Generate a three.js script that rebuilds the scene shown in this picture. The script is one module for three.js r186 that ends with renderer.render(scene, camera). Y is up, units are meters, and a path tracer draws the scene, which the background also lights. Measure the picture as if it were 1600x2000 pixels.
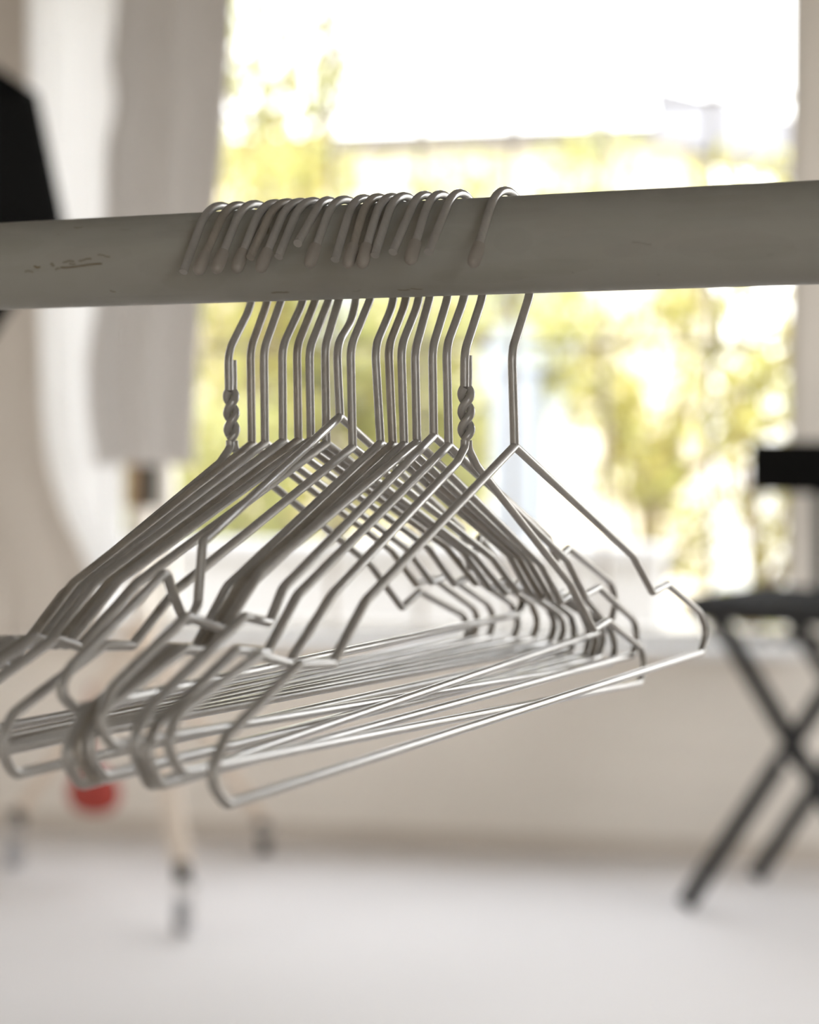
import * as THREE from 'three';
import { mergeGeometries } from 'three/addons/utils/BufferGeometryUtils.js';
import { RoundedBoxGeometry } from 'three/addons/geometries/RoundedBoxGeometry.js';
import { ImprovedNoise } from 'three/addons/math/ImprovedNoise.js';

// ------------------------------------------------------------------ camera, sky, sun, exposure
const scene = new THREE.Scene();
const camera = new THREE.PerspectiveCamera(24.7459, 1600 / 2000, 0.02, 200);
camera.position.set(0, 1.2, 0);
camera.rotation.set(-0.0327565, THREE.MathUtils.degToRad(14), 0, 'YXZ');
camera.focus = 0.728;                                   // on the hanger stems
camera.userData.fStop = 9.4;
scene.add(camera);
const renderer = new THREE.WebGLRenderer({ antialias: true });
renderer.toneMapping = THREE.LinearToneMapping;
renderer.toneMappingExposure = 1.39;
renderer.shadowMap.enabled = true;

{ // bright, slightly hazy sky: paler towards the horizon, the same all the way round
  const w = 64, h = 64, d = new Float32Array(w * h * 4);
  for (let j = 0; j < h; j++) for (let i = 0; i < w; i++) {
    const el = ((j + 0.5) / h - 0.5) * Math.PI, k = Math.max(0, Math.sin(el));
    const c = el > 0 ? [4.6 - 1.5 * k, 4.6 - 1.15 * k, 4.5 - 0.5 * k] : [1.2, 1.15, 1.05], o = (j * w + i) * 4;
    d[o] = c[0]; d[o + 1] = c[1]; d[o + 2] = c[2]; d[o + 3] = 1;
  }
  const sky = new THREE.DataTexture(d, w, h, THREE.RGBAFormat, THREE.FloatType);
  sky.mapping = THREE.EquirectangularReflectionMapping; sky.magFilter = THREE.LinearFilter; sky.minFilter = THREE.LinearFilter; sky.needsUpdate = true;
  scene.background = sky;
}
const sun = new THREE.DirectionalLight(new THREE.Color(1, 0.93, 0.8), 3.0);
sun.position.set(-2, 15, 8); sun.target.position.set(-2, 0, -10);
sun.castShadow = true; sun.shadow.mapSize.set(2048, 2048);
Object.assign(sun.shadow.camera, { left: -16, right: 16, top: 16, bottom: -16, near: 1, far: 60 });
scene.add(sun, sun.target);

// ------------------------------------------------------------------ helpers
const V = (x, y, z = 0) => new THREE.Vector3(x, y, z);
let seed = 7;
const rnd = () => { seed = (seed * 1664525 + 1013904223) >>> 0; return seed / 4294967296; };
const noise = new ImprovedNoise();
const taken = {};
const numbered = (n) => { const k = taken[n] = (taken[n] ?? -1) + 1; return k ? `${n}_${String(k).padStart(3, '0')}` : n; };
function mesh(name, geo, mat, parent = scene) {
  const m = new THREE.Mesh(geo, mat); m.name = parent === scene ? numbered(name) : name;
  m.castShadow = m.receiveShadow = true; parent.add(m); return m;
}
function tag(o, label, category, group) { o.userData.label = label; o.userData.category = category; if (group) o.userData.group = group; return o; }
function thing(name, label, category, pos = [0, 0, 0], group) {
  const g = new THREE.Group(); g.name = numbered(name); g.position.set(...pos); scene.add(g); return tag(g, label, category, group);
}
function struct(name, geo, mat, label, category) { const m = mesh(name, geo, mat); m.userData.kind = 'structure'; if (label) tag(m, label, category); return m; }
const box = (x0, x1, y0, y1, z0, z1) => new THREE.BoxGeometry(x1 - x0, y1 - y0, z1 - z0).translate((x0 + x1) / 2, (y0 + y1) / 2, (z0 + z1) / 2);
const rbox = (x0, x1, y0, y1, z0, z1, r = 0.004) => new RoundedBoxGeometry(x1 - x0, y1 - y0, z1 - z0, 2, r).translate((x0 + x1) / 2, (y0 + y1) / 2, (z0 + z1) / 2);
// a straight bar of rectangular section between two points
function bar(a, b, w, t, r = 0.003) {
  const d = b.clone().sub(a), g = new RoundedBoxGeometry(w, d.length(), t, 2, r);
  g.applyQuaternion(new THREE.Quaternion().setFromUnitVectors(V(0, 1, 0), d.clone().normalize()));
  const m = a.clone().add(b).multiplyScalar(0.5); return g.translate(m.x, m.y, m.z);
}
function rodBetween(a, b, r, seg = 16) {
  const d = b.clone().sub(a), g = new THREE.CylinderGeometry(r, r, d.length(), seg);
  g.applyQuaternion(new THREE.Quaternion().setFromUnitVectors(V(0, 1, 0), d.clone().normalize()));
  const m = a.clone().add(b).multiplyScalar(0.5); return g.translate(m.x, m.y, m.z);
}
// polyline with rounded corners: points [x, y, radius]
function fillet(pts) {
  const out = [V(pts[0][0], pts[0][1])];
  for (let i = 1; i < pts.length - 1; i++) {
    const p = V(...pts[i].slice(0, 2)), a = V(...pts[i - 1].slice(0, 2)).sub(p), b = V(...pts[i + 1].slice(0, 2)).sub(p);
    const la = a.length(), lb = b.length(); a.normalize(); b.normalize();
    const th = Math.acos(THREE.MathUtils.clamp(a.dot(b), -1, 1));
    if (Math.PI - th < 0.02) { out.push(p); continue; }
    const cut = Math.min(pts[i][2] / Math.tan(th / 2), 0.48 * la, 0.48 * lb), r = cut * Math.tan(th / 2);
    const c = p.clone().add(a.clone().add(b).normalize().multiplyScalar(r / Math.sin(th / 2)));
    const s = p.clone().addScaledVector(a, cut).sub(c), e = p.clone().addScaledVector(b, cut).sub(c), turn = Math.PI - th, n = Math.max(3, Math.ceil(turn / 0.16));
    for (let k = 0; k <= n; k++) out.push(c.clone().add(s.clone().multiplyScalar(Math.sin(turn * (1 - k / n)) / Math.sin(turn)).add(e.clone().multiplyScalar(Math.sin(turn * k / n) / Math.sin(turn)))));
  }
  const l = pts[pts.length - 1]; out.push(V(l[0], l[1])); return out;
}
// round wire along a list of points, frames carried along, flat ends
function wire(path, r, seg = 12) {
  const P = path.filter((p, i) => !i || p.distanceTo(path[i - 1]) > 1e-6), n = P.length, pos = [], nor = [], uv = [], idx = [];
  const T = P.map((p, i) => P[Math.min(n - 1, i + 1)].clone().sub(P[Math.max(0, i - 1)]).normalize());
  let N = V(0, 0, 1); if (Math.abs(T[0].z) > 0.9) N = V(1, 0, 0);
  let len = 0;
  for (let i = 0; i < n; i++) {
    N = N.clone().addScaledVector(T[i], -N.dot(T[i])).normalize();
    const B = T[i].clone().cross(N); if (i) len += P[i].distanceTo(P[i - 1]);
    for (let k = 0; k <= seg; k++) {
      const a = k / seg * 2 * Math.PI, d = N.clone().multiplyScalar(Math.cos(a)).addScaledVector(B, Math.sin(a));
      pos.push(P[i].x + d.x * r, P[i].y + d.y * r, P[i].z + d.z * r); nor.push(d.x, d.y, d.z); uv.push(k / seg * 2 * Math.PI * r, len);
      if (i && k) { const a0 = (i - 1) * (seg + 1) + k - 1, b0 = i * (seg + 1) + k - 1; idx.push(a0, a0 + 1, b0, b0, a0 + 1, b0 + 1); }
    }
  }
  for (const [i, s] of [[0, -1], [n - 1, 1]]) {
    const c = pos.length / 3, t = T[i]; pos.push(P[i].x, P[i].y, P[i].z); nor.push(t.x * s, t.y * s, t.z * s); uv.push(0, 0);
    for (let k = 0; k <= seg; k++) { const o = (i * (seg + 1) + k) * 3; pos.push(pos[o], pos[o + 1], pos[o + 2]); nor.push(t.x * s, t.y * s, t.z * s); uv.push(0, 0); if (k) s > 0 ? idx.push(c, c + k, c + k + 1) : idx.push(c, c + k + 1, c + k); }
  }
  const g = new THREE.BufferGeometry();
  g.setAttribute('position', new THREE.Float32BufferAttribute(pos, 3)); g.setAttribute('normal', new THREE.Float32BufferAttribute(nor, 3)); g.setAttribute('uv', new THREE.Float32BufferAttribute(uv, 2)); g.setIndex(idx);
  return g;
}
// grey-level noise texture, tiling, values lo..hi
function noiseTex(size, lo, hi, octaves, rep, srgb, tint = [1, 1, 1], off = 0) {
  const d = new Uint8Array(size * size * 4);
  for (let j = 0; j < size; j++) for (let i = 0; i < size; i++) {
    let v = 0, w = 0;
    for (const [f, a] of octaves) {
      const X = i / size * 2 * Math.PI, Y = j / size * 2 * Math.PI, q = f / 6.283;
      v += a * noise.noise(Math.cos(X) * q + off, Math.sin(X) * q + Math.cos(Y) * q * 1.01, Math.sin(Y) * q + 3.7 * off); w += a;
    }
    const g = THREE.MathUtils.clamp(lo + (hi - lo) * (0.5 + 0.75 * v / w), 0, 1), o = (j * size + i) * 4;
    for (let k = 0; k < 3; k++) d[o + k] = Math.round(255 * Math.min(1, g * tint[k])); d[o + 3] = 255;
  }
  const t = new THREE.DataTexture(d, size, size); t.wrapS = t.wrapT = THREE.RepeatWrapping; t.magFilter = THREE.LinearFilter; t.minFilter = THREE.LinearMipmapLinearFilter; t.generateMipmaps = true;
  t.repeat.set(rep, rep); if (srgb) t.colorSpace = THREE.SRGBColorSpace; t.needsUpdate = true; return t;
}
const std = (o) => new THREE.MeshStandardMaterial(o), phy = (o) => new THREE.MeshPhysicalMaterial(o);
const lin = (r, g, b) => new THREE.Color().setRGB(r, g, b);

// ------------------------------------------------------------------ materials
const M = {
  wall: std({ color: lin(0.86, 0.785, 0.69), roughness: 0.9, map: noiseTex(256, 0.93, 1.0, [[3, 1], [11, 0.5], [40, 0.3]], 0.6, true), bumpMap: noiseTex(256, 0.2, 0.8, [[60, 1], [130, 0.7]], 2, false, [1, 1, 1], 2), bumpScale: 0.0006 }),
  ceiling: std({ color: lin(0.2, 0.185, 0.165), roughness: 0.95 }),
  floor: std({ color: lin(0.75, 0.70, 0.66), roughness: 0.7, map: noiseTex(512, 0.9, 1.0, [[2, 1], [7, 0.7], [30, 0.4]], 0.35, true, [1, 1, 1], 5) }),
  rack: phy({ color: lin(0.54, 0.53, 0.475), roughness: 0.45, clearcoat: 0.25, clearcoatRoughness: 0.4 }),
  wire: phy({ color: lin(0.66, 0.63, 0.585), metalness: 0.25, roughness: 0.36, clearcoat: 1, clearcoatRoughness: 0.1, map: noiseTex(256, 0.86, 1.0, [[5, 1], [23, 0.6], [70, 0.4]], 14, true, [1, 1, 1], 9) }),
  wireWarm: phy({ color: lin(0.62, 0.575, 0.515), metalness: 0.25, roughness: 0.38, clearcoat: 1, clearcoatRoughness: 0.12, map: noiseTex(256, 0.82, 1.0, [[5, 1], [23, 0.6], [70, 0.4]], 14, true, [1, 0.99, 0.97], 11) }),
  cap: std({ color: lin(0.44, 0.4, 0.35), roughness: 0.4 }),
  frame: std({ color: lin(0.66, 0.62, 0.56), roughness: 0.5 }),
  muntin: std({ color: lin(0.33, 0.28, 0.23), roughness: 0.5 }),
  glass: phy({ color: 0xffffff, transmission: 1, roughness: 0, thickness: 0, ior: 1.45 }),
  sill: std({ color: lin(0.85, 0.83, 0.8), roughness: 0.5 }),
  wood: std({ color: lin(0.36, 0.24, 0.14), roughness: 0.6 }),
  darkFrame: std({ color: lin(0.03, 0.027, 0.02), roughness: 0.5 }),
  grayCloth: phy({ color: lin(0.74, 0.70, 0.66), roughness: 1, transmission: 0.22, thickness: 0, side: THREE.DoubleSide }),
  sheer: phy({ color: lin(0.95, 0.945, 0.94), roughness: 1, transmission: 0.68, thickness: 0, side: THREE.DoubleSide }),
  beigeCloth: std({ color: lin(0.65, 0.58, 0.50), roughness: 1, side: THREE.DoubleSide }),
  black: std({ color: lin(0.012, 0.011, 0.01), roughness: 0.6 }),
  blackCloth: phy({ color: lin(0.005, 0.0045, 0.004), roughness: 0.95, specularIntensity: 0.3 }),
  chrome: std({ color: lin(0.8, 0.78, 0.75), metalness: 1, roughness: 0.2 }),
  blackMetal: std({ color: lin(0.03, 0.028, 0.025), roughness: 0.35, metalness: 0.4 }),
  whiteCloth: std({ color: lin(0.85, 0.84, 0.82), roughness: 1 }),
  paleLeg: std({ color: lin(0.72, 0.6, 0.48), roughness: 0.5 }),
  greyWheel: std({ color: lin(0.35, 0.34, 0.34), roughness: 0.5 }),
  red: std({ color: lin(0.32, 0.035, 0.022), roughness: 0.7 }),
};

// ------------------------------------------------------------------ the room
const WZ = -6.57, XL = -4.3, XR = 1.5, ZB = 3.2, H = 3.05, T = 0.22;
struct('floor', box(XL - T, XR + T, -0.2, 0, WZ - T, ZB + T), M.floor, 'pale off-white smooth studio floor', 'floor');
struct('ceiling', box(XL - T, XR + T, H, H + 0.25, WZ - T, ZB + T), M.ceiling, 'dark ceiling above the frame', 'ceiling');
const SILL = 0.608, HEAD = 2.75, W1 = [-2.45, -0.526], W2 = [-2.82, -2.505];
// back wall with its two window openings
struct('wall_back', mergeGeometries([
  box(XL - T, XR + T, 0, SILL, WZ - T, WZ), box(XL - T, XR + T, HEAD, H, WZ - T, WZ),
  box(XL - T, W2[0], SILL, HEAD, WZ - T, WZ), box(W2[1], W1[0], SILL, HEAD, WZ - T, WZ), box(W1[1], XR + T, SILL, HEAD, WZ - T, WZ)]), M.wall, 'warm white back wall below and beside the windows', 'wall');

struct('wall_front', box(XL - T, XR + T, 0, H, ZB, ZB + T), M.wall, 'plain wall behind the viewer', 'wall');
const W3 = [-6.1, -3.0], W5 = [-4.9, -3.5], W4 = [1.25, 2.5], S3 = 0.5, H3 = 2.8;   // side windows: a facing pair lights floor and back wall, a small one the viewer's end of the room
struct('wall_right', mergeGeometries([
  box(XR, XR + T, 0, S3, WZ, ZB), box(XR, XR + T, H3, H, WZ, ZB), box(XR, XR + T, S3, H3, WZ, W3[0]), box(XR, XR + T, S3, H3, W3[1], W4[0]), box(XR, XR + T, S3, H3, W4[1], ZB)]), M.wall, 'right wall with a large window outside the frame', 'wall');
struct('wall_left', mergeGeometries([box(XL - T, XL, 0, S3, WZ, ZB), box(XL - T, XL, H3, H, WZ, ZB), box(XL - T, XL, S3, H3, WZ, W5[0]), box(XL - T, XL, S3, H3, W5[1], ZB)]), M.wall, 'left wall with a large window outside the frame', 'wall');
struct('baseboard_back', rbox(XL, XR, 0, 0.06, WZ, WZ + 0.012, 0.003), std({ color: lin(0.6, 0.53, 0.45), roughness: 0.6 }), 'low beige baseboard along the back wall', 'baseboard');

function makeWindow(name, label, along, a0, a1, y0, y1, at, vs, hs, mat, out) {
  // along 'x' or 'z'; at = plane of the glazing; vs, hs = glazing bars
  const g = new THREE.Group(); g.name = name; scene.add(g); g.userData = { kind: 'structure', label, category: 'window' };
  const B = (u0, u1, v0, v1, t) => along === 'x' ? rbox(u0, u1, v0, v1, at - t / 2, at + t / 2, 0.003) : rbox(at - t / 2, at + t / 2, v0, v1, u0, u1, 0.003);
  const f = 0.035;
  mesh('window_frame', mergeGeometries([B(a0, a0 + f, y0, y1, 0.06), B(a1 - f, a1, y0, y1, 0.06), B(a0 + f, a1 - f, y0, y0 + f, 0.06), B(a0 + f, a1 - f, y1 - f, y1, 0.06)]), mat, g);
  for (const v of vs) mesh('glazing_bar', B(v - 0.008, v + 0.008, y0 + f, y1 - f, 0.026), M.muntin, g);
  for (const h of hs) mesh('glazing_bar', B(a0 + f, a1 - f, h - 0.008, h + 0.008, 0.022), M.muntin, g);
  const us = [a0 + f, ...vs, a1 - f], ws = [y0 + f, ...hs, y1 - f];
  for (let i = 0; i < us.length - 1; i++) for (let j = 0; j < ws.length - 1; j++) {
    const pg = new THREE.PlaneGeometry(us[i + 1] - us[i] - 0.02, ws[j + 1] - ws[j] - 0.02); if (along === 'z') pg.rotateY(Math.PI / 2);
    const cu = (us[i] + us[i + 1]) / 2, cy = (ws[j] + ws[j + 1]) / 2;
    mesh('pane', pg.translate(along === 'x' ? cu : at, cy, along === 'x' ? at : cu), M.glass, g);
  }
  const s0 = along === 'x' ? rbox(a0 - 0.03, a1 + 0.03, y0 - 0.03, y0, WZ - 0.12, WZ + 0.05, 0.006) : (at > 0 ? rbox(XR - 0.06, XR + 0.12, y0 - 0.03, y0, a0 - 0.04, a1 + 0.04, 0.006) : rbox(XL - 0.12, XL + 0.06, y0 - 0.03, y0, a0 - 0.04, a1 + 0.04, 0.006));
  mesh('window_sill', s0, M.sill, g);
  return g;
}
makeWindow('window_1', 'wide bright window with thin glazing bars looking onto the garden', 'x', W1[0], W1[1], SILL, HEAD, WZ - 0.14, [-1.912, -1.638, -1.362, -1.091, -0.782], [1.463, 2.16], M.frame);
makeWindow('window_2', 'narrow window behind the white sheer curtain', 'x', W2[0], W2[1], SILL, HEAD, WZ - 0.14, [], [], M.frame);
makeWindow('window_3', 'large side window outside the frame on the right', 'z', W3[0], W3[1], S3, H3, XR + 0.14, [-5.3, -4.5], [1.65], M.frame);
makeWindow('window_5', 'large side window outside the frame on the left', 'z', W5[0], W5[1], S3, H3, XL - 0.14, [-4.2], [1.65], M.frame);
makeWindow('window_4', 'large side window beside the viewer outside the frame', 'z', W4[0], W4[1], S3, H3, XR + 0.14, [1.9], [1.65], M.frame);
// brown wooden trim and dark post of the pier between the two windows
tag(Object.assign(struct('trim_1', rbox(-2.503, -2.457, 0.985, HEAD, WZ + 0.001, WZ + 0.03, 0.004), M.wood)), 'brown wooden window trim showing below the grey curtain hem', 'trim');
tag(Object.assign(struct('trim_2', rbox(-2.454, -2.408, 0.985, HEAD, WZ + 0.001, WZ + 0.03, 0.004), M.darkFrame)), 'dark window post showing beside the brown trim', 'trim');

// ------------------------------------------------------------------ curtains: cloth between a left and a right edge, with folds
function curtain(name, label, L, R, zc, amp, folds, mat, phase = 0) {
  const at = (E, y) => { // edge points listed from the top down
    for (let i = 0; i < E.length - 1; i++) if (y <= E[i][1] && y >= E[i + 1][1]) {
      const p0 = E[Math.max(0, i - 1)], p1 = E[i], p2 = E[i + 1], p3 = E[Math.min(E.length - 1, i + 2)], t = (p1[1] - y) / (p1[1] - p2[1]);
      return 0.5 * (2 * p1[0] + (p2[0] - p0[0]) * t + (2 * p0[0] - 5 * p1[0] + 4 * p2[0] - p3[0]) * t * t + (3 * p1[0] - p0[0] - 3 * p2[0] + p3[0]) * t * t * t);
    }
    return y > E[0][1] ? E[0][0] : E[E.length - 1][0];
  };
  const top = Math.min(L[0][1], R[0][1]), y1 = L[L.length - 1][1], y2 = R[R.length - 1][1], nu = 96, nv = 80, th = 0.0015;
  const g = new THREE.BufferGeometry(), pos = [], uv = [], idx = [];
  for (const side of [1, -1]) for (let j = 0; j <= nv; j++) for (let i = 0; i <= nu; i++) {
    const u = i / nu, v = j / nv, y = top + (THREE.MathUtils.lerp(y1, y2, u) - top) * v, l = at(L, y), r = at(R, y);
    const ph = 2 * Math.PI * folds * u + phase + 0.5 * Math.sin(2.1 * y + phase);
    const z = zc + amp * (Math.sin(ph) + 0.35 * Math.sin(2.3 * ph + y)) * (0.65 + 0.35 * v) + side * th;
    pos.push(l + (r - l) * u + 0.12 * amp * Math.cos(ph), y, z); uv.push(u * (r - l), y);
  }
  const n = nu + 1, half = n * (nv + 1);
  for (let s = 0; s < 2; s++) for (let j = 0; j < nv; j++) for (let i = 0; i < nu; i++) { const a = s * half + j * n + i, q = [a, a + n, a + 1, a + 1, a + n, a + n + 1]; idx.push(...(s ? q.reverse() : q)); }
  const edge = (a, b) => idx.push(a, b, a + half, a + half, b, b + half);
  for (let j = 0; j < nv; j++) { edge((j + 1) * n, j * n); edge(j * n + nu, (j + 1) * n + nu); }
  for (let i = 0; i < nu; i++) { edge(i, i + 1); edge(nv * n + i + 1, nv * n + i); }
  g.setAttribute('position', new THREE.Float32BufferAttribute(pos, 3)); g.setAttribute('uv', new THREE.Float32BufferAttribute(uv, 2)); g.setIndex(idx); g.computeVertexNormals();
  const o = thing(name, label, 'curtain', [0, 0, 0]); mesh('cloth', g, mat, o); return o;
}
const TOPC = 2.84;
curtain('grey_curtain', 'grey curtain hanging at the left side of the wide window', [[-2.46, TOPC], [-2.465, 2.447], [-2.481, 2.287], [-2.471, 2.155], [-2.498, 2.01], [-2.502, 1.834], [-2.531, 1.57], [-2.556, 1.423], [-2.553, 1.275], [-2.534, 1.115]], [[-2.09, TOPC], [-2.103, 2.431], [-2.135, 2.0], [-2.197, 1.566], [-2.222, 1.115]], -6.38, 0.014, 2.2, M.grayCloth, 0.9);
curtain('sheer_curtain', 'bright white sheer curtain glowing left of the grey curtain', [[-2.80, TOPC], [-2.79, 1.875], [-2.77, 1.276], [-2.74, 1.126], [-2.69, 0.961], [-2.63, 0.842], [-2.6, 0.767]], [[-2.48, TOPC], [-2.485, 1.6], [-2.487, 1.0], [-2.48, 0.767]], -6.48, 0.012, 5, M.sheer, 0.2);
curtain('beige_curtain', 'beige opaque drape at the far left beside the white sheer', [[-3.35, TOPC], [-3.36, 0.6]], [[-2.753, TOPC], [-2.753, 2.471], [-2.752, 2.173], [-2.737, 1.875], [-2.726, 1.576], [-2.718, 1.276], [-2.701, 1.126], [-2.646, 0.961], [-2.586, 0.842], [-2.545, 0.72], [-2.52, 0.6]], -6.42, 0.006, 4, M.beigeCloth, 1.4);
{ // rail that carries the three curtains, above the frame
  const o = thing('curtain_rail', 'slim curtain rail above the windows outside the frame', 'curtain rail', [0, 0, 0]);
  mesh('rail', rodBetween(V(-3.5, 2.86, -6.42), V(-0.3, 2.86, -6.42), 0.012), M.frame, o);
  for (const x of [-3.4, -1.9, -0.4]) mesh('bracket', box(x - 0.012, x + 0.012, 2.845, 2.875, WZ, -6.41), M.frame, o);
}

// ------------------------------------------------------------------ clothes rack: thick painted rail, uprights and wheeled feet (the rail crosses the picture)
const ROD = V(-0.17867, 1.25869, -0.71659), RA = THREE.MathUtils.degToRad(13.524), RDIR = V(Math.cos(RA), 0, Math.sin(RA)), RR = 0.015;
{
  const o = thing('clothes_rack', 'off-white clothes rack whose thick round rail carries the wire hangers', 'clothes rack', [ROD.x, 0, ROD.z]);
  o.rotation.y = -RA;
  // rail: local x runs along it. Paint with hairline scratches and a few dark scuffs; u along (1.1 m), v round it
  const cv = document.createElement('canvas'); cv.width = 2048; cv.height = 256; const c = cv.getContext('2d');
  c.fillStyle = '#fff'; c.fillRect(0, 0, 2048, 256);
  for (let i = 0; i < 900; i++) { const v = 225 + Math.floor(rnd() * 26); c.fillStyle = `rgba(${v},${v - 2},${v - 6},0.14)`; c.beginPath(); c.ellipse(rnd() * 2048, rnd() * 256, 6 + rnd() * 40, 2 + rnd() * 10, 0, 0, 7); c.fill(); }
  const LEN = 1.1, RX = (s) => (s + 0.55) / LEN * 2048, RY = (a) => a / (2 * Math.PI) * 256;   // a: 0 at the top, towards the viewer
  const stroke = (s0, a0, s1, a1, w, col) => { c.strokeStyle = col; c.lineWidth = w; c.lineCap = 'round'; c.beginPath(); const n = 9; for (let k = 0; k <= n; k++) { const t = k / n; c[k ? 'lineTo' : 'moveTo'](RX(s0 + (s1 - s0) * t), RY(a0 + (a1 - a0) * t + 0.012 * Math.sin(5 * t + a0 * 40))); } c.stroke(); };
  // scuffs where the photograph shows them, left of the hangers
  stroke(-0.1235, 1.74, -0.1075, 1.70, 2.0, '#c2b4a2'); stroke(-0.1200, 1.68, -0.1180, 1.67, 1.3, '#cdc2b2'); stroke(-0.1225, 1.62, -0.1185, 1.61, 1.6, '#cdc2b2'); stroke(-0.1160, 1.60, -0.1115, 1.58, 1.6, '#cdc2b2');
  stroke(-0.1345, 1.70, -0.1325, 1.72, 1.6, '#b8a284'); stroke(-0.1385, 1.80, -0.1355, 1.80, 1.3, '#cdc2b2'); stroke(-0.1275, 1.66, -0.1268, 1.68, 2.2, '#cdc2b2'); stroke(-0.1260, 1.77, -0.1245, 1.76, 1.3, '#cdc2b2');
  stroke(-0.1085, 1.50, -0.1040, 1.54, 1.2, '#cdc2b2'); stroke(-0.1065, 2.35, -0.1052, 2.40, 1.4, '#cdc2b2'); stroke(-0.1215, 0.75, -0.1185, 0.75, 1.2, '#cdc2b2');
  stroke(0.0000, 2.65, 0.0035, 2.66, 1.6, '#cdc2b2'); stroke(0.0045, 2.62, 0.0080, 2.64, 1.3, '#cdc2b2'); stroke(-0.0440, 1.05, -0.0437, 1.18, 1.4, '#cdc2b2'); stroke(-0.0455, 2.6, -0.040, 2.58, 2.2, '#cdc2b2');
  for (let i = 0; i < 160; i++) { const s = -0.55 + rnd() * 1.1, a = rnd() * 6.28; stroke(s, a, s + (rnd() - 0.5) * 0.012, a + (rnd() - 0.5) * 0.1, 0.4 + rnd() * 0.4, `rgba(150,142,130,${0.15 + 0.3 * rnd()})`); }
  const tex = new THREE.CanvasTexture(cv); tex.colorSpace = THREE.SRGBColorSpace; tex.wrapS = tex.wrapT = THREE.RepeatWrapping;
  const rm = M.rack.clone(); rm.map = tex;
  const seg = 64, g = new THREE.BufferGeometry(), pos = [], nor = [], uv = [], idx = [];
  for (let i = 0; i <= 1; i++) for (let k = 0; k <= seg; k++) { const a = k / seg * 2 * Math.PI, y = Math.cos(a), z = Math.sin(a); pos.push(-0.55 + i * LEN, 1.25869 + y * RR, z * RR); nor.push(0, y, z); uv.push(i, 1 - k / seg); }
  for (let k = 0; k < seg; k++) { const a = k, b = k + seg + 1; idx.push(a, a + 1, b, a + 1, b + 1, b); }
  g.setAttribute('position', new THREE.Float32BufferAttribute(pos, 3)); g.setAttribute('normal', new THREE.Float32BufferAttribute(nor, 3)); g.setAttribute('uv', new THREE.Float32BufferAttribute(uv, 2)); g.setIndex(idx);
  const r = mesh('rail', g, rm, o); r.userData.label = 'thick round off-white painted rail with dark scuffs';
  for (const x of [-0.55, 0.55]) {
    mesh('upright', rodBetween(V(x, 0.09, 0), V(x, 1.2588, 0), 0.016, 24), M.rack, o);
    mesh('elbow', new THREE.SphereGeometry(0.0175, 24, 16).translate(x, 1.25869, 0), M.rack, o);
    mesh('foot_bar', rodBetween(V(x, 0.09, -0.24), V(x, 0.09, 0.24), 0.014, 20), M.rack, o);
    for (const z of [-0.22, 0.22]) { const f = mesh('caster', new THREE.CylinderGeometry(0.028, 0.028, 0.02, 24).rotateZ(Math.PI / 2).translate(x, 0.028, z), M.blackMetal, o); mesh('fork', rbox(x - 0.014, x + 0.014, 0.03, 0.088, z - 0.008, z + 0.008, 0.003), M.chrome, f); }
  }
  mesh('lower_bar', rodBetween(V(-0.55, 0.14, 0), V(0.55, 0.14, 0), 0.012, 20), M.rack, o);
}

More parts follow.
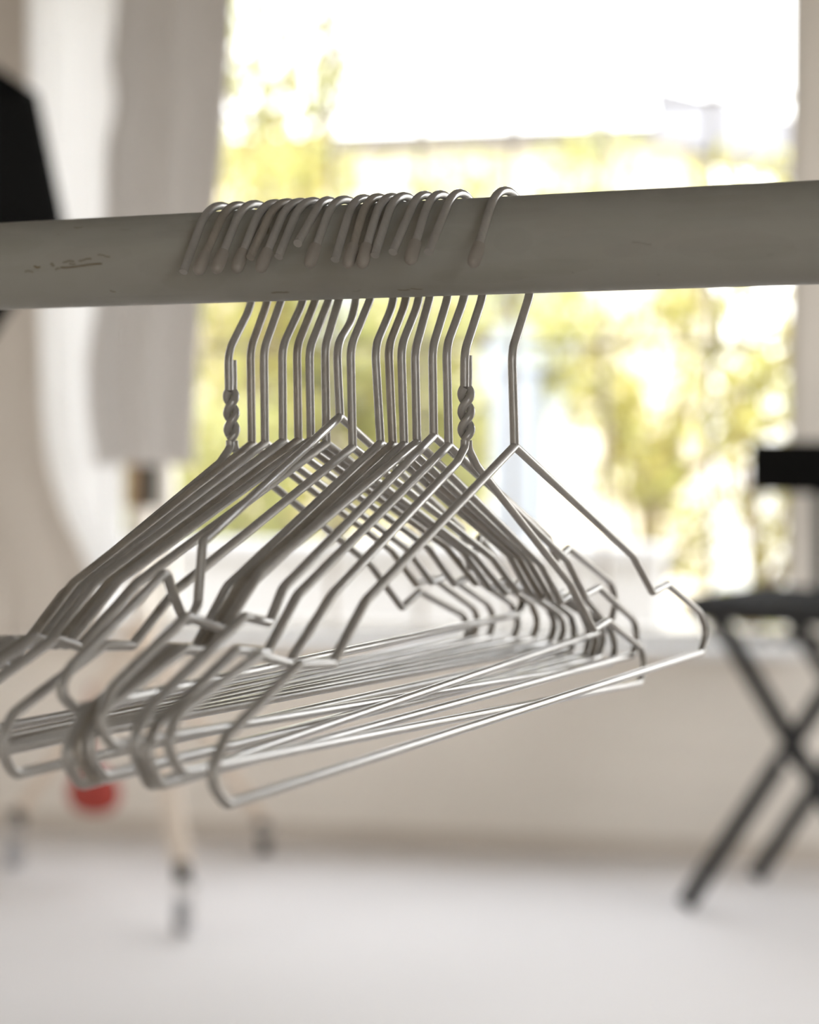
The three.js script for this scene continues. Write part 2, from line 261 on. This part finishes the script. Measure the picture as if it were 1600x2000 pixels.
// ------------------------------------------------------------------ wire hangers
// neck position, turn, swing, tilt, hook [centre u, centre v, radius, bend height, end angle of the arc in rad, length of the straight tip] in mm, right-hand shoulder bends in mm
const HANGERS = [
  [-0.2433, 1.1930, -0.7340, 1.4055, -0.0279, -0.0079, [-2.2, 61.4, 20.6, 34.1, 2.49, 19.5], [107.1, -40.3, 136.0, -58.5, 153.7, -53.1, 196.8, -64.9, 204.3, -70.1, 201.1, -75.0]],
  [-0.2372, 1.1968, -0.7360, 1.4140, -0.0153, -0.0022, [-5.3, 57.5, 20.6, 31.2, 2.41, 20.9], [114.5, -39.9, 137.6, -54.0, 155.3, -52.8, 195.6, -66.2, 203.6, -71.1, 197.7, -79.6]],
  [-0.2319, 1.1971, -0.7336, 1.4030, -0.0078, 0.0041, [-3.9, 58.1, 19.8, 30.7, 2.45, 19.1], [114.5, -39.9, 138.4, -54.3, 155.3, -52.8, 195.6, -66.2, 203.9, -72.4, 198.5, -80.5]],
  [-0.2248, 1.1978, -0.7306, 1.3816, -0.0042, 0.0017, [-2.7, 56.9, 20.2, 30.7, 2.48, 18.0], [114.5, -39.9, 138.2, -54.9, 155.3, -52.8, 195.6, -66.2, 204.2, -75.1, 197.4, -80.9]],
  [-0.2194, 1.1981, -0.7301, 1.3705, -0.0146, 0.0024, [-3.4, 57.0, 19.9, 30.3, 2.40, 17.7], [114.5, -39.9, 140.7, -55.1, 155.3, -52.8, 195.6, -66.2, 203.6, -74.3, 197.2, -81.0]],
  [-0.2144, 1.1981, -0.7276, 1.3581, -0.0205, -0.0050, [-2.6, 57.1, 19.7, 29.4, 2.46, 19.4], [114.5, -39.9, 139.8, -56.0, 155.3, -52.8, 195.6, -66.2, 203.6, -73.9, 196.1, -80.4]],
  [-0.2095, 1.1971, -0.7287, 1.3649, -0.0197, -0.0101, [-5.1, 58.7, 19.1, 31.1, 2.46, 16.4], [114.5, -39.9, 144.0, -55.8, 155.3, -52.8, 195.6, -66.2, 204.4, -72.3, 197.1, -79.7]],
  [-0.2029, 1.2057, -0.7217, 1.4906, -0.0556, -0.0136, [0.5, 47.8, 21.5, 22.7, 2.17, 22.6], [114.5, -39.9, 136.1, -54.4, 155.3, -52.8, 195.6, -64.6, 203.6, -69.7, 194.9, -75.0]],
  [-0.1987, 1.1959, -0.7217, 1.3893, -0.0258, -0.0065, [-0.5, 59.6, 19.4, 32.0, 2.46, 18.4], [114.5, -39.9, 137.8, -53.3, 152.4, -52.1, 195.6, -66.2, 200.4, -73.8, 194.7, -80.7]],
  [-0.1888, 1.1972, -0.7192, 1.4312, -0.0654, -0.0075, [-0.2, 57.3, 20.6, 30.6, 2.45, 18.3], [114.5, -39.9, 136.2, -55.6, 149.4, -53.8, 195.6, -66.2, 206.1, -75.2, 198.9, -82.9]],
  [-0.1847, 1.1969, -0.7188, 1.4307, -0.0522, -0.0124, [-1.2, 57.7, 20.5, 30.9, 2.47, 18.6], [114.5, -39.9, 138.4, -55.8, 151.3, -54.1, 195.6, -66.2, 205.6, -74.3, 197.1, -82.5]],
  [-0.1808, 1.1969, -0.7182, 1.4298, -0.0394, -0.0159, [-1.8, 57.4, 20.6, 30.9, 2.49, 18.0], [114.5, -39.9, 139.2, -55.8, 153.4, -54.4, 195.6, -66.2, 205.6, -74.1, 196.7, -81.9]],
  [-0.1765, 1.1975, -0.7177, 1.4220, -0.0415, -0.0393, [-3.6, 57.4, 20.0, 28.6, 2.47, 17.8], [114.5, -39.9, 136.2, -54.1, 156.9, -50.2, 195.6, -66.2, 202.2, -74.4, 195.3, -79.7]],
  [-0.1714, 1.1995, -0.7191, 1.4505, -0.0102, 0.0175, [-3.2, 54.8, 20.7, 27.4, 2.29, 21.6], [118.9, -38.9, 128.3, -47.5, 144.0, -44.5, 199.0, -61.4, 208.8, -68.6, 199.0, -80.0]],
  [-0.1652, 1.1966, -0.7135, 1.4305, -0.0281, -0.0084, [-0.5, 58.2, 20.1, 30.8, 2.44, 19.1], [115.5, -40.8, 135.0, -54.6, 152.9, -52.6, 198.0, -67.9, 201.7, -73.1, 196.1, -81.3]],
  [-0.1590, 1.1932, -0.7113, 1.4433, -0.0237, -0.0455, [-2.1, 61.5, 20.2, 32.4, 2.35, 22.7], [106.7, -41.3, 135.2, -58.5, 153.3, -55.7, 198.8, -67.8, 203.9, -74.4, 196.5, -81.1]],
  [-0.1431, 1.1963, -0.7083, 1.4061, -0.0319, 0.0056, [0.2, 58.6, 20.1, 29.1, 2.43, 21.3], [114.3, -39.9, 135.8, -54.4, 155.0, -52.8, 195.2, -66.2, 204.3, -74.7, 195.5, -81.7]],
];
const HL = [
  ['wire hanger with twisted neck at the left end of the row', { twist: true, wide: true }],
  ['wire hanger with capped hook tip, next to the leftmost twisted-neck hanger', { cap: true, warm: true }],
  ['wire hanger with capped hook tip, third from the left end of the rail', { cap: true }],
  ['wire hanger with capped hook tip, fourth from the left end of the rail', { cap: true }],
  ['wire hanger with bare cut hook tip, fifth from left, touching the sixth', { warm: true }],
  ['wire hanger with capped hook tip, sixth from the left end of the rail', { cap: true }],
  ['wire hanger with bare cut hook tip and slanting stem, seventh from left', {}],
  ['wire hanger with deep V notches and a neck raised above its neighbours', { vee: true }],
  ['wire hanger with capped hook tip, just right of the raised V-notched hanger', { cap: true }],
  ['wire hanger with bare hook tip, leftmost of the tight trio mid rail', {}],
  ['wire hanger with capped hook tip, in the middle of the tight trio', { cap: true, warm: true }],
  ['wire hanger with capped hook tip, rightmost of the tight trio', { cap: true }],
  ['wire hanger tilted down on its right, fifth from the right end', {}],
  ['wire hanger with slightly raised neck, fourth from the right end', {}],
  ['wire hanger with capped hook tip, left of the right-hand twisted-neck hanger', { cap: true }],
  ['wire hanger with twisted neck, second from the right end', { twist: true }],
  ['lone wire hanger at the right end, set apart by a gap', { cap: true }],
];
const WR = 0.0014, mm = 0.001;
HANGERS.forEach(([x, y, z, turn, swing, tilt, hk, sh], i) => {
  const [label, opt] = HL[i], o = thing('wire_hanger', label, 'hanger', [x, y + 0.0004, z], 'wire hangers on the rail');
  o.rotation.set(swing, turn, tilt, 'YXZ');
  const mat = opt.warm ? M.wireWarm : M.wire, [uc, vc, r, h1, ta, tl] = hk;
  const rad = [9, 2.6, 2.6, 9, 7, 6];
  let half = []; for (let k = 0; k < 6; k++) half.push([sh[2 * k], sh[2 * k + 1], rad[k]]);
  let left = half.map((p) => [-p[0], p[1], p[2]]);
  if (opt.vee) {
    half = [[124.7, -39, 3], [133.2, -55, 1.8], [146.4, -42.5, 3], ...half.slice(3)];
    left = [[-114, -37, 3], [-119, -54, 4], [-127, -59.5, 5], [-135, -50, 4], [-138.8, -44, 3], ...left.slice(3)];
  }
  const m = (p) => [p[0] * mm, p[1] * mm, (p[2] ?? 0) * mm];
  let top = [0, h1], stem0 = [0, 0], rise = [];
  if (opt.twist) {
    // both arms curve up into a short two-strand twist; the left one ends in a stub, the right one carries the hook
    const y0 = 5, y1 = 21.5, turns = 1.5, rho = 1.42;
    const armL = fillet([...left.slice().reverse(), [-9, -2.5, 12], [-1.6, 2.5, 9], [-rho, y0, 0]].map(m)), armR = fillet([...half.slice().reverse(), [9, -2.5, 12], [1.6, 2.5, 9], [rho, y0, 0]].map(m));
    const barPts = [V(left[5][0] * mm, left[5][1] * mm), V(half[5][0] * mm, half[5][1] * mm)];
    // body: left neck -> left shoulder -> bar -> right shoulder -> right neck, as one wire
    const body = fillet([[-rho, y0, 0], [-1.6, 2.5, 9], [-9, -2.5, 12], ...left, ...half.slice().reverse(), [9, -2.5, 12], [1.6, 2.5, 9], [rho, y0, 0]].map(m));
    mesh('frame', wire(body, WR), mat, o);
    const strand = (p0) => { const P = []; for (let k = 0; k <= 60; k++) { const t = k / 60, a = p0 - turns * 2 * Math.PI * t; P.push(V(rho * mm * Math.cos(a), (y0 + (y1 - y0) * t) * mm, rho * mm * Math.sin(a))); } return P; };
    const A = strand(Math.PI); A.push(V(1.7 * mm, (y1 + 2.5) * mm, 0), V(1.75 * mm, 31.5 * mm, 0));
    const t = mesh('twist', wire(strand(0), WR), mat, o); mesh('stub', wire(A, WR), mat, t);
    stem0 = [-rho, y1]; top = [-1.2, Math.max(h1, y1 + 6)];
  } else mesh('frame', wire(fillet([[0, 0, 0], ...half, ...left.slice().reverse(), [0, 0, 0]].map(m)), WR), mat, o);
  // hook: stem, bend, tangent run-up, arc over the rail, straight run to the tip
  const C = V(uc, vc), B = V(top[0], top[1]), d = C.clone().sub(B), L = d.length(), ang = Math.atan2(-d.y, -d.x) + Math.acos(Math.min(1, r / L));
  const a1 = ta, pts = [];
  pts.push(V(stem0[0] * mm, stem0[1] * mm));
  const tp = V(uc + r * Math.cos(ang), vc + r * Math.sin(ang));
  const bent = fillet([m(stem0), [top[0] * mm, top[1] * mm, 10 * mm], m([tp.x, tp.y])]);
  pts.push(...bent.slice(1));
  for (let k = 1; k <= 40; k++) { const a = ang + (a1 - ang) * k / 40; pts.push(V((uc + r * Math.cos(a)) * mm, (vc + r * Math.sin(a)) * mm)); }
  const along = V(-Math.sin(a1), Math.cos(a1)), end = V((uc + r * Math.cos(a1) + tl * along.x) * mm, (vc + r * Math.sin(a1) + tl * along.y) * mm); pts.push(end);
  const hook = mesh('hook', wire(pts, WR, 14), mat, o);
  if (opt.cap) { // dipped cap, egg-shaped, over the last centimetre
    const e = end, dir = along;
    const prof = [[0.00141, -0.0066], [0.0019, -0.0062], [0.00205, -0.0035], [0.0021, -0.0005], [0.0019, 0.0012], [0.0012, 0.0022], [0.0005, 0.0025], [0, 0.0026]].map((p) => new THREE.Vector2(...p));
    const g = new THREE.LatheGeometry(prof, 16); g.applyQuaternion(new THREE.Quaternion().setFromUnitVectors(V(0, 1, 0), dir)).translate(e.x, e.y, e.z);
    mesh('tip_cap', g, M.cap, hook);
  }
});

// ------------------------------------------------------------------ folding chair on crossed legs, right
{
  const o = thing('folding_chair', 'tall black folding chair with crossed legs by the window', 'chair', [-0.745, 0, -5.884]);
  // local frame: u along the width, w towards the back
  const wv = V(-0.597 + 0.745, 0, -6.34 + 5.884).normalize(), uvv = V(-wv.z, 0, wv.x);
  const P = (u, y, w) => V(0, y, 0).addScaledVector(uvv, u).addScaledVector(wv, w);
  const WD = 0.56, DP = 0.44, SH = 0.785;
  const oriented = (g, p) => { const m4 = new THREE.Matrix4().makeBasis(uvv, V(0, 1, 0), wv.clone().negate()); return g.applyMatrix4(m4).translate(p.x, p.y, p.z); };
  const ub = (u0, u1, y0, y1, w0, w1, r = 0.006) => oriented(new RoundedBoxGeometry(u1 - u0, y1 - y0, w1 - w0, 2, r), P((u0 + u1) / 2, (y0 + y1) / 2, (w0 + w1) / 2));
  for (const w of [0.0, DP]) { // two crossed frames
    for (const [a, b, dw] of [[P(0, 0.01, w), P(WD - 0.05, SH - 0.01, w), 0], [P(WD, 0.01, w), P(0.05, SH - 0.01, w), 0.03]]) {
      const A = a.clone().addScaledVector(wv, dw), B = b.clone().addScaledVector(wv, dw); mesh('leg', bar(A, B, 0.046, 0.024, 0.004), M.black, o);
    }
    const pv = mesh('pivot_bolt', oriented(new THREE.CylinderGeometry(0.011, 0.011, 0.07, 20).rotateX(Math.PI / 2), P(WD / 2, SH / 2, w + 0.015)), M.chrome, o);
  }
  for (const u of [0.03, WD - 0.03]) mesh('seat_rail', ub(u - 0.02, u + 0.02, SH - 0.05, SH + 0.012, -0.04, DP + 0.06), M.black, o);
  for (const w of [-0.045, DP + 0.035]) mesh('cross_rail', ub(0.05, WD - 0.05, SH - 0.05, SH + 0.008, w, w + 0.024), M.black, o);
  { // sagging canvas seat
    const g = new THREE.PlaneGeometry(WD - 0.04, DP + 0.06, 20, 4), p = g.attributes.position; for (let k = 0; k < p.count; k++) p.setZ(k, -0.008 * (1 - Math.pow(p.getX(k) / ((WD - 0.04) / 2), 2)));
    const top = g.clone(), bot = g.clone().translate(0, 0, -0.006); bot.index.array.reverse();
    for (const q of [top, bot]) { q.rotateX(-Math.PI / 2); q.computeVertexNormals(); }
    mesh('seat', oriented(mergeGeometries([top, bot]), P(WD / 2, SH + 0.016, DP / 2)), M.blackCloth, o);
  }
  for (const u of [0.17, WD - 0.17]) mesh('back_post', ub(u - 0.016, u + 0.016, SH - 0.02, 1.12, DP + 0.01, DP + 0.032), M.black, o);
  mesh('back_rail', ub(0.05, WD - 0.05, SH - 0.035, SH - 0.005, DP + 0.005, DP + 0.035), M.black, o);
  mesh('backrest', ub(-0.022, WD + 0.022, 1.046, 1.186, DP - 0.012, DP + 0.010, 0.008), M.blackCloth, o);
  mesh('hinge_knob', oriented(new THREE.SphereGeometry(0.014, 20, 14), P(0.245, 0.70, -0.02)), std({ color: lin(0.75, 0.66, 0.56), roughness: 0.3 }), o);
  mesh('front_stretcher', ub(0.2, WD - 0.05, 0.69, 0.71, -0.014, 0.012), M.black, o);
}

// ------------------------------------------------------------------ rolling tripod stand with pale legs, left
{
  const F = V(-1.879, 0, -5.291), Lf = V(-2.62, 0, -5.988), Rf = V(-2.012, 0, -6.36), hub = V(-2.198, 0.66, -5.842);
  const o = thing('rolling_stand', 'low rolling tripod stand with pale legs and grey casters', 'stand', [hub.x, 0, hub.z]);
  const loc = (v) => V(v.x - hub.x, v.y, v.z - hub.z);
  mesh('hub', new THREE.CylinderGeometry(0.045, 0.055, 0.07, 24).translate(0, 0.66, 0), M.paleLeg, o);
  mesh('hub_plate', new THREE.CylinderGeometry(0.075, 0.075, 0.014, 32).translate(0, 0.702, 0), M.paleLeg, o);
  for (const f of [F, Lf, Rf]) {
    const foot = loc(f), small = f === Rf, kneeT = small ? 0.1 : 0.155, ks = small ? 0.62 : 1, knee = foot.clone().setY(kneeT).multiplyScalar(1).add(V(-foot.x * 0.03, 0, -foot.z * 0.03)), top = V(foot.x * 0.06, 0.65, foot.z * 0.06);
    mesh('leg', bar(knee, top, f === F ? 0.05 : 0.036, 0.02, 0.004), M.paleLeg, o);
    const k = mesh('caster_bracket', rbox(knee.x - 0.017, knee.x + 0.017, 0.125 * ks, 0.172 * ks, knee.z - 0.017, knee.z + 0.017, 0.007), M.blackMetal, o);
    mesh('caster_fork', mergeGeometries([rbox(foot.x - 0.024, foot.x - 0.016, 0.035 * ks, 0.13 * ks, foot.z - 0.014, foot.z + 0.014, 0.003), rbox(foot.x + 0.016, foot.x + 0.024, 0.035 * ks, 0.13 * ks, foot.z - 0.014, foot.z + 0.014, 0.003), rbox(foot.x - 0.024, foot.x + 0.024, 0.112 * ks, 0.13 * ks, foot.z - 0.014, foot.z + 0.014, 0.003)]), M.chrome, k);
    mesh('wheel', new THREE.CylinderGeometry(0.042 * ks, 0.042 * ks, 0.026, 32).rotateZ(Math.PI / 2).translate(foot.x, 0.042 * ks, foot.z), small ? M.blackMetal : M.greyWheel, k);
  }
  // red pouch slung over the left leg
  const b = thing('red_pouch', 'small red rounded pouch hanging under the tripod stand', 'pouch', [-2.35, 0.176, -5.894]);
  const prof = [[0, 0], [0.03, 0.003], [0.06, 0.018], [0.075, 0.05], [0.066, 0.09], [0.035, 0.12], [0.012, 0.135], [0, 0.136]].map((p) => new THREE.Vector2(...p));
  const lg = new THREE.LatheGeometry(new THREE.SplineCurve(prof).getPoints(28), 32); lg.scale(1, 1, 0.6);
  mesh('bag', lg, M.red, b);
  mesh('strap', wire(fillet([[-0.002, 0.13, 0], [-0.03, 0.25, 0.02], [-0.03, 0.349, 0.02], [0.03, 0.349, 0.02], [0.03, 0.25, 0.02], [0.002, 0.13, 0]]), 0.003, 8).rotateY(Math.PI / 2), M.red, b);
}

// ------------------------------------------------------------------ black octagonal softbox on a light stand, far left
{
  const c = V(-1.923, 1.636, -3.849), o = thing('softbox', 'black octagonal softbox seen from behind at the left edge', 'softbox', [c.x, 0, c.z]);
  const to = V(Math.sin(THREE.MathUtils.degToRad(14)), 0, Math.cos(THREE.MathUtils.degToRad(14)));  // back of the box looks this way
  const q = new THREE.Quaternion().setFromUnitVectors(V(0, 0, 1), to), tip = 0.08;
  const ring = (rad, zz) => { const P = []; for (let k = 0; k < 8; k++) { const a = tip - 0.27 + k * Math.PI / 4; P.push(V(rad * Math.cos(a), rad * Math.sin(a), zz).applyQuaternion(q).add(V(0, c.y, 0))); } return P; };
  const rings = [ring(0.075, 0.26), ring(0.2, 0.2), ring(0.316, 0), ring(0.32, -0.03), ring(0.3, -0.032)], tri = [];
  for (let r = 0; r < rings.length - 1; r++) for (let k = 0; k < 8; k++) { const a = rings[r][k], b = rings[r][(k + 1) % 8], d = rings[r + 1][k], e = rings[r + 1][(k + 1) % 8]; tri.push(a, d, b, b, d, e); }
  const g = new THREE.BufferGeometry().setFromPoints(tri); g.computeVertexNormals(); mesh('shell', g, phy({ color: lin(0.004, 0.0037, 0.0035), roughness: 0.9, specularIntensity: 0.15, side: THREE.DoubleSide }), o);
  const fr = ring(0.3, -0.02), ft = []; for (let k = 0; k < 8; k++) ft.push(V(0, c.y, 0).addScaledVector(to, -0.02), fr[(k + 1) % 8], fr[k]);
  const fg = new THREE.BufferGeometry().setFromPoints(ft); fg.computeVertexNormals(); mesh('diffuser', fg, std({ color: lin(0.8, 0.8, 0.78), roughness: 1, side: THREE.DoubleSide }), o);
  for (let k = 0; k < 8; k++) mesh('rib', rodBetween(rings[0][k], rings[2][k], 0.004, 8), M.black, o);
  const hp = V(0, c.y, 0).addScaledVector(to, 0.36); mesh('lamp_head', rodBetween(V(0, c.y, 0).addScaledVector(to, 0.25), hp, 0.06, 28), M.blackMetal, o);
  const base = V(to.x * 0.31, 0, to.z * 0.31);
  mesh('stand_pole', rodBetween(base.clone().setY(0.12), base.clone().setY(c.y - 0.05), 0.013, 16), M.blackMetal, o);
  for (let k = 0; k < 3; k++) { const a = 0.5 + k * 2.094; mesh('stand_leg', rodBetween(base.clone().setY(0.5), base.clone().add(V(0.38 * Math.cos(a), 0.012, 0.38 * Math.sin(a))), 0.009, 12), M.blackMetal, o); }
}

// ------------------------------------------------------------------ outside: terrace, white garden wall, house, shrubs and trees
const G = {
  ground: std({ color: lin(0.62, 0.58, 0.5), roughness: 0.95, map: noiseTex(256, 0.8, 1, [[3, 1], [14, 0.7], [50, 0.5]], 0.3, true, [1, 1, 1], 21) }),
  white: std({ color: lin(0.42, 0.41, 0.405), roughness: 0.9 }),
  cream: std({ color: lin(0.62, 0.55, 0.42), roughness: 0.9 }),
  roof: std({ color: lin(0.22, 0.22, 0.24), roughness: 0.8 }),
  gutter: std({ color: lin(0.1, 0.09, 0.08), roughness: 0.6 }),
  bark: std({ color: lin(0.2, 0.14, 0.09), roughness: 0.95 }),
  bin: std({ color: lin(0.3, 0.33, 0.38), roughness: 0.5 }),
  leafY: phy({ color: lin(0.42, 0.385, 0.115), roughness: 0.8, transmission: 0.35, thickness: 0, side: THREE.DoubleSide }),
  leafG: phy({ color: lin(0.33, 0.35, 0.11), roughness: 0.8, transmission: 0.35, thickness: 0, side: THREE.DoubleSide }),
  leafP: phy({ color: lin(0.42, 0.41, 0.17), roughness: 0.8, transmission: 0.35, thickness: 0, side: THREE.DoubleSide }),
};
struct('ground', box(-30, 24, -0.35, -0.2, -45, WZ - T), G.ground, 'sunlit pale paving outside the window', 'ground');
{
  const o = thing('garden_wall', 'low pale garden wall outside the wide window', 'wall', [-2.2, -0.2, -8.9]);
  mesh('wall_body', box(-6, 0.98, 0, 0.92, -0.1, 0.1), G.white, o); mesh('coping', rbox(-6.02, 1.0, 0.92, 0.98, -0.14, 0.14, 0.01), G.white, o);
}
{
  const o = thing('house', 'pale cream house with a dark eave beyond the shrubs', 'house', [-3.6, -0.2, -17.5]);
  mesh('house_wall', box(-2.6, 1.35, 0, 3.65, -2, 0), G.cream, o); mesh('gutter', rbox(-2.75, 1.45, 3.6, 3.72, 0, 0.14, 0.02), G.gutter, o);
  const s = new THREE.Shape([new THREE.Vector2(1.15, 3.7), new THREE.Vector2(2.4, 3.45), new THREE.Vector2(2.4, 3.75), new THREE.Vector2(1.15, 4.1)]);
  mesh('porch_roof', new THREE.ExtrudeGeometry(s, { depth: 1.6, bevelEnabled: false }).translate(0, -0.1, -1.4), G.roof, o);
  mesh('flat_roof', box(-2.7, 1.42, 3.65, 3.72, -2.05, 0), G.roof, o);
  for (const x of [-1.9, -0.3]) { const w = mesh('house_window', box(x, x + 0.9, 1.5, 2.6, 0, 0.03), G.white, o); mesh('pane', box(x + 0.08, x + 0.82, 1.58, 2.52, 0.03, 0.034), std({ color: lin(0.25, 0.28, 0.3), roughness: 0.1 }), w); }
}
{
  const o = thing('utility_box', 'blue-grey utility cabinet standing behind the garden wall', 'cabinet', [-2.05, -0.2, -10.2]);
  mesh('body', rbox(-0.09, 0.12, 0, 1.68, -0.12, 0.12, 0.01), G.bin, o); mesh('lid', rbox(-0.11, 0.14, 1.68, 1.72, -0.14, 0.14, 0.008), G.bin, o);
}
const leafGeo = (() => { const s = new THREE.Shape(); s.moveTo(0, 0); s.quadraticCurveTo(0.32, 0.42, 0, 1); s.quadraticCurveTo(-0.32, 0.42, 0, 0); const g = new THREE.ShapeGeometry(s, 3), p = g.attributes.position; for (let k = 0; k < p.count; k++) p.setZ(k, 0.25 * Math.abs(p.getX(k)) - 0.1 * p.getY(k) ** 2); g.computeVertexNormals(); return g; })();
function plant(name, label, category, [x, z], blobs, leaves, size, mat, trunkH, group) {
  const o = thing(name, label, category, [x, -0.2, z], group);
  const tg = []; const top = V(0, trunkH, 0);
  tg.push(rodBetween(V(0, 0, 0), top, 0.02 + 0.012 * trunkH, 10));
  for (const [bx, by, bz, br] of blobs) tg.push(rodBetween(top.clone().multiplyScalar(0.8), V(bx, by, bz), 0.012 + 0.004 * trunkH, 8));
  mesh('trunk', mergeGeometries(tg), G.bark, o);
  const f = new THREE.InstancedMesh(leafGeo, mat, leaves); f.name = 'foliage'; f.userData.kind = 'stuff'; f.castShadow = f.receiveShadow = true;
  const vol = blobs.map((b) => b[3] ** 2), sum = vol.reduce((a, b) => a + b, 0), m4 = new THREE.Matrix4(), q = new THREE.Quaternion(), e = new THREE.Euler();
  for (let k = 0; k < leaves; k++) {
    let t = rnd() * sum, b = 0; while (b < blobs.length - 1 && t > vol[b]) t -= vol[b++];
    const [bx, by, bz, br] = blobs[b], d = V(rnd() * 2 - 1, rnd() * 2 - 1, rnd() * 2 - 1); if (d.length() > 1) d.normalize(); d.multiplyScalar(br * (0.55 + 0.5 * rnd()));
    q.setFromEuler(e.set(rnd() * 6.28, rnd() * 6.28, rnd() * 6.28)); const s = size * (0.6 + 0.8 * rnd());
    f.setMatrixAt(k, m4.compose(V(bx + d.x, Math.max(0.05, by + d.y), bz + d.z), q, V(s, s, s)));
    const v = 0.7 + 0.5 * rnd(); f.setColorAt(k, lin(v, v * (0.9 + 0.2 * rnd()), v * 0.9));
  }
  o.add(f); return o;
}
const GS = 'shrubs and trees outside the window';
plant('garden_shrub', 'yellow-green shrub outside just right of the grey curtain', 'shrub', [-3.35, -10.6], [[-0.1, 2.1, 0, 0.42], [0.1, 2.5, 0.1, 0.38], [-0.05, 1.5, 0, 0.42], [0.1, 1.0, 0.1, 0.4], [-0.35, 1.2, 0, 0.35]], 2600, 0.11, G.leafY, 1.6, GS);
plant('garden_shrub', 'pale green shrub outside low beneath the grey curtain hem', 'shrub', [-3.45, -9.7], [[0, 0.75, 0, 0.4], [0.3, 0.9, 0.1, 0.32], [-0.3, 1.05, 0, 0.34], [0.25, 1.35, 0, 0.3]], 1800, 0.1, G.leafP, 0.7, GS);
plant('garden_tree', 'thin tree outside with leaves against the sky at upper left', 'tree', [-3.75, -12.2], [[0, 3.1, 0, 0.45], [0.35, 3.5, 0, 0.4], [-0.3, 3.6, 0.2, 0.45], [0.2, 2.7, 0, 0.35], [-0.2, 4.1, 0, 0.45], [0.3, 4.2, 0, 0.4], [0.05, 4.6, 0, 0.4]], 2000, 0.12, G.leafP, 2.6, GS);
plant('garden_shrub', 'pale shrub outside in the middle of the wide window', 'shrub', [-2.75, -11.2], [[0, 1.3, 0, 0.45], [0.3, 1.0, 0, 0.35], [-0.2, 1.75, 0, 0.4], [0.15, 2.05, 0, 0.28]], 1500, 0.1, G.leafP, 1.1, GS);
plant('garden_tree', 'sunlit yellow-green tree filling the right half of the window', 'tree', [-1.45, -10.3], [[-0.3, 1.75, 0, 0.34], [0.2, 2.05, 0, 0.36], [0.5, 1.6, 0.1, 0.34], [-0.05, 1.35, 0, 0.3], [0.45, 2.4, 0, 0.3], [0.85, 2.1, 0, 0.36]], 1700, 0.115, G.leafY, 1.3, GS);
plant('garden_shrub', 'loose yellow-green shrub outside behind the black chair', 'shrub', [-0.95, -9.8], [[0, 1.2, 0, 0.3], [0.15, 0.85, 0, 0.28], [-0.1, 1.6, 0, 0.26], [0.3, 1.75, 0, 0.3], [0.35, 1.2, 0, 0.28], [-0.05, 0.6, 0, 0.26], [0.35, 0.6, 0, 0.26]], 900, 0.105, G.leafY, 0.9, GS);
plant('garden_shrub', 'small yellow shrub outside left of the black chair', 'shrub', [-1.42, -9.7], [[0, 1.25, 0, 0.2], [-0.15, 1.55, 0, 0.18], [0.2, 0.95, 0, 0.2]], 420, 0.1, G.leafY, 0.8, GS);
plant('garden_shrub', 'pale yellow shrub outside seen between the hanger stems', 'shrub', [-3.05, -10.9], [[0, 1.5, 0, 0.36], [0.35, 1.75, 0, 0.36], [-0.3, 1.85, 0, 0.34], [0.3, 1.25, 0, 0.34], [0.6, 1.4, 0.1, 0.3]], 2200, 0.11, G.leafP, 1.3, GS);
plant('garden_tree', 'tall pale tree outside in front of the house at upper centre', 'tree', [-2.85, -12.4], [[0, 2.6, 0, 0.4], [0.4, 2.3, 0, 0.4], [0.75, 2.7, 0, 0.4], [-0.3, 2.2, 0, 0.35]], 1100, 0.12, G.leafP, 2.1, GS);

renderer.render(scene, camera);
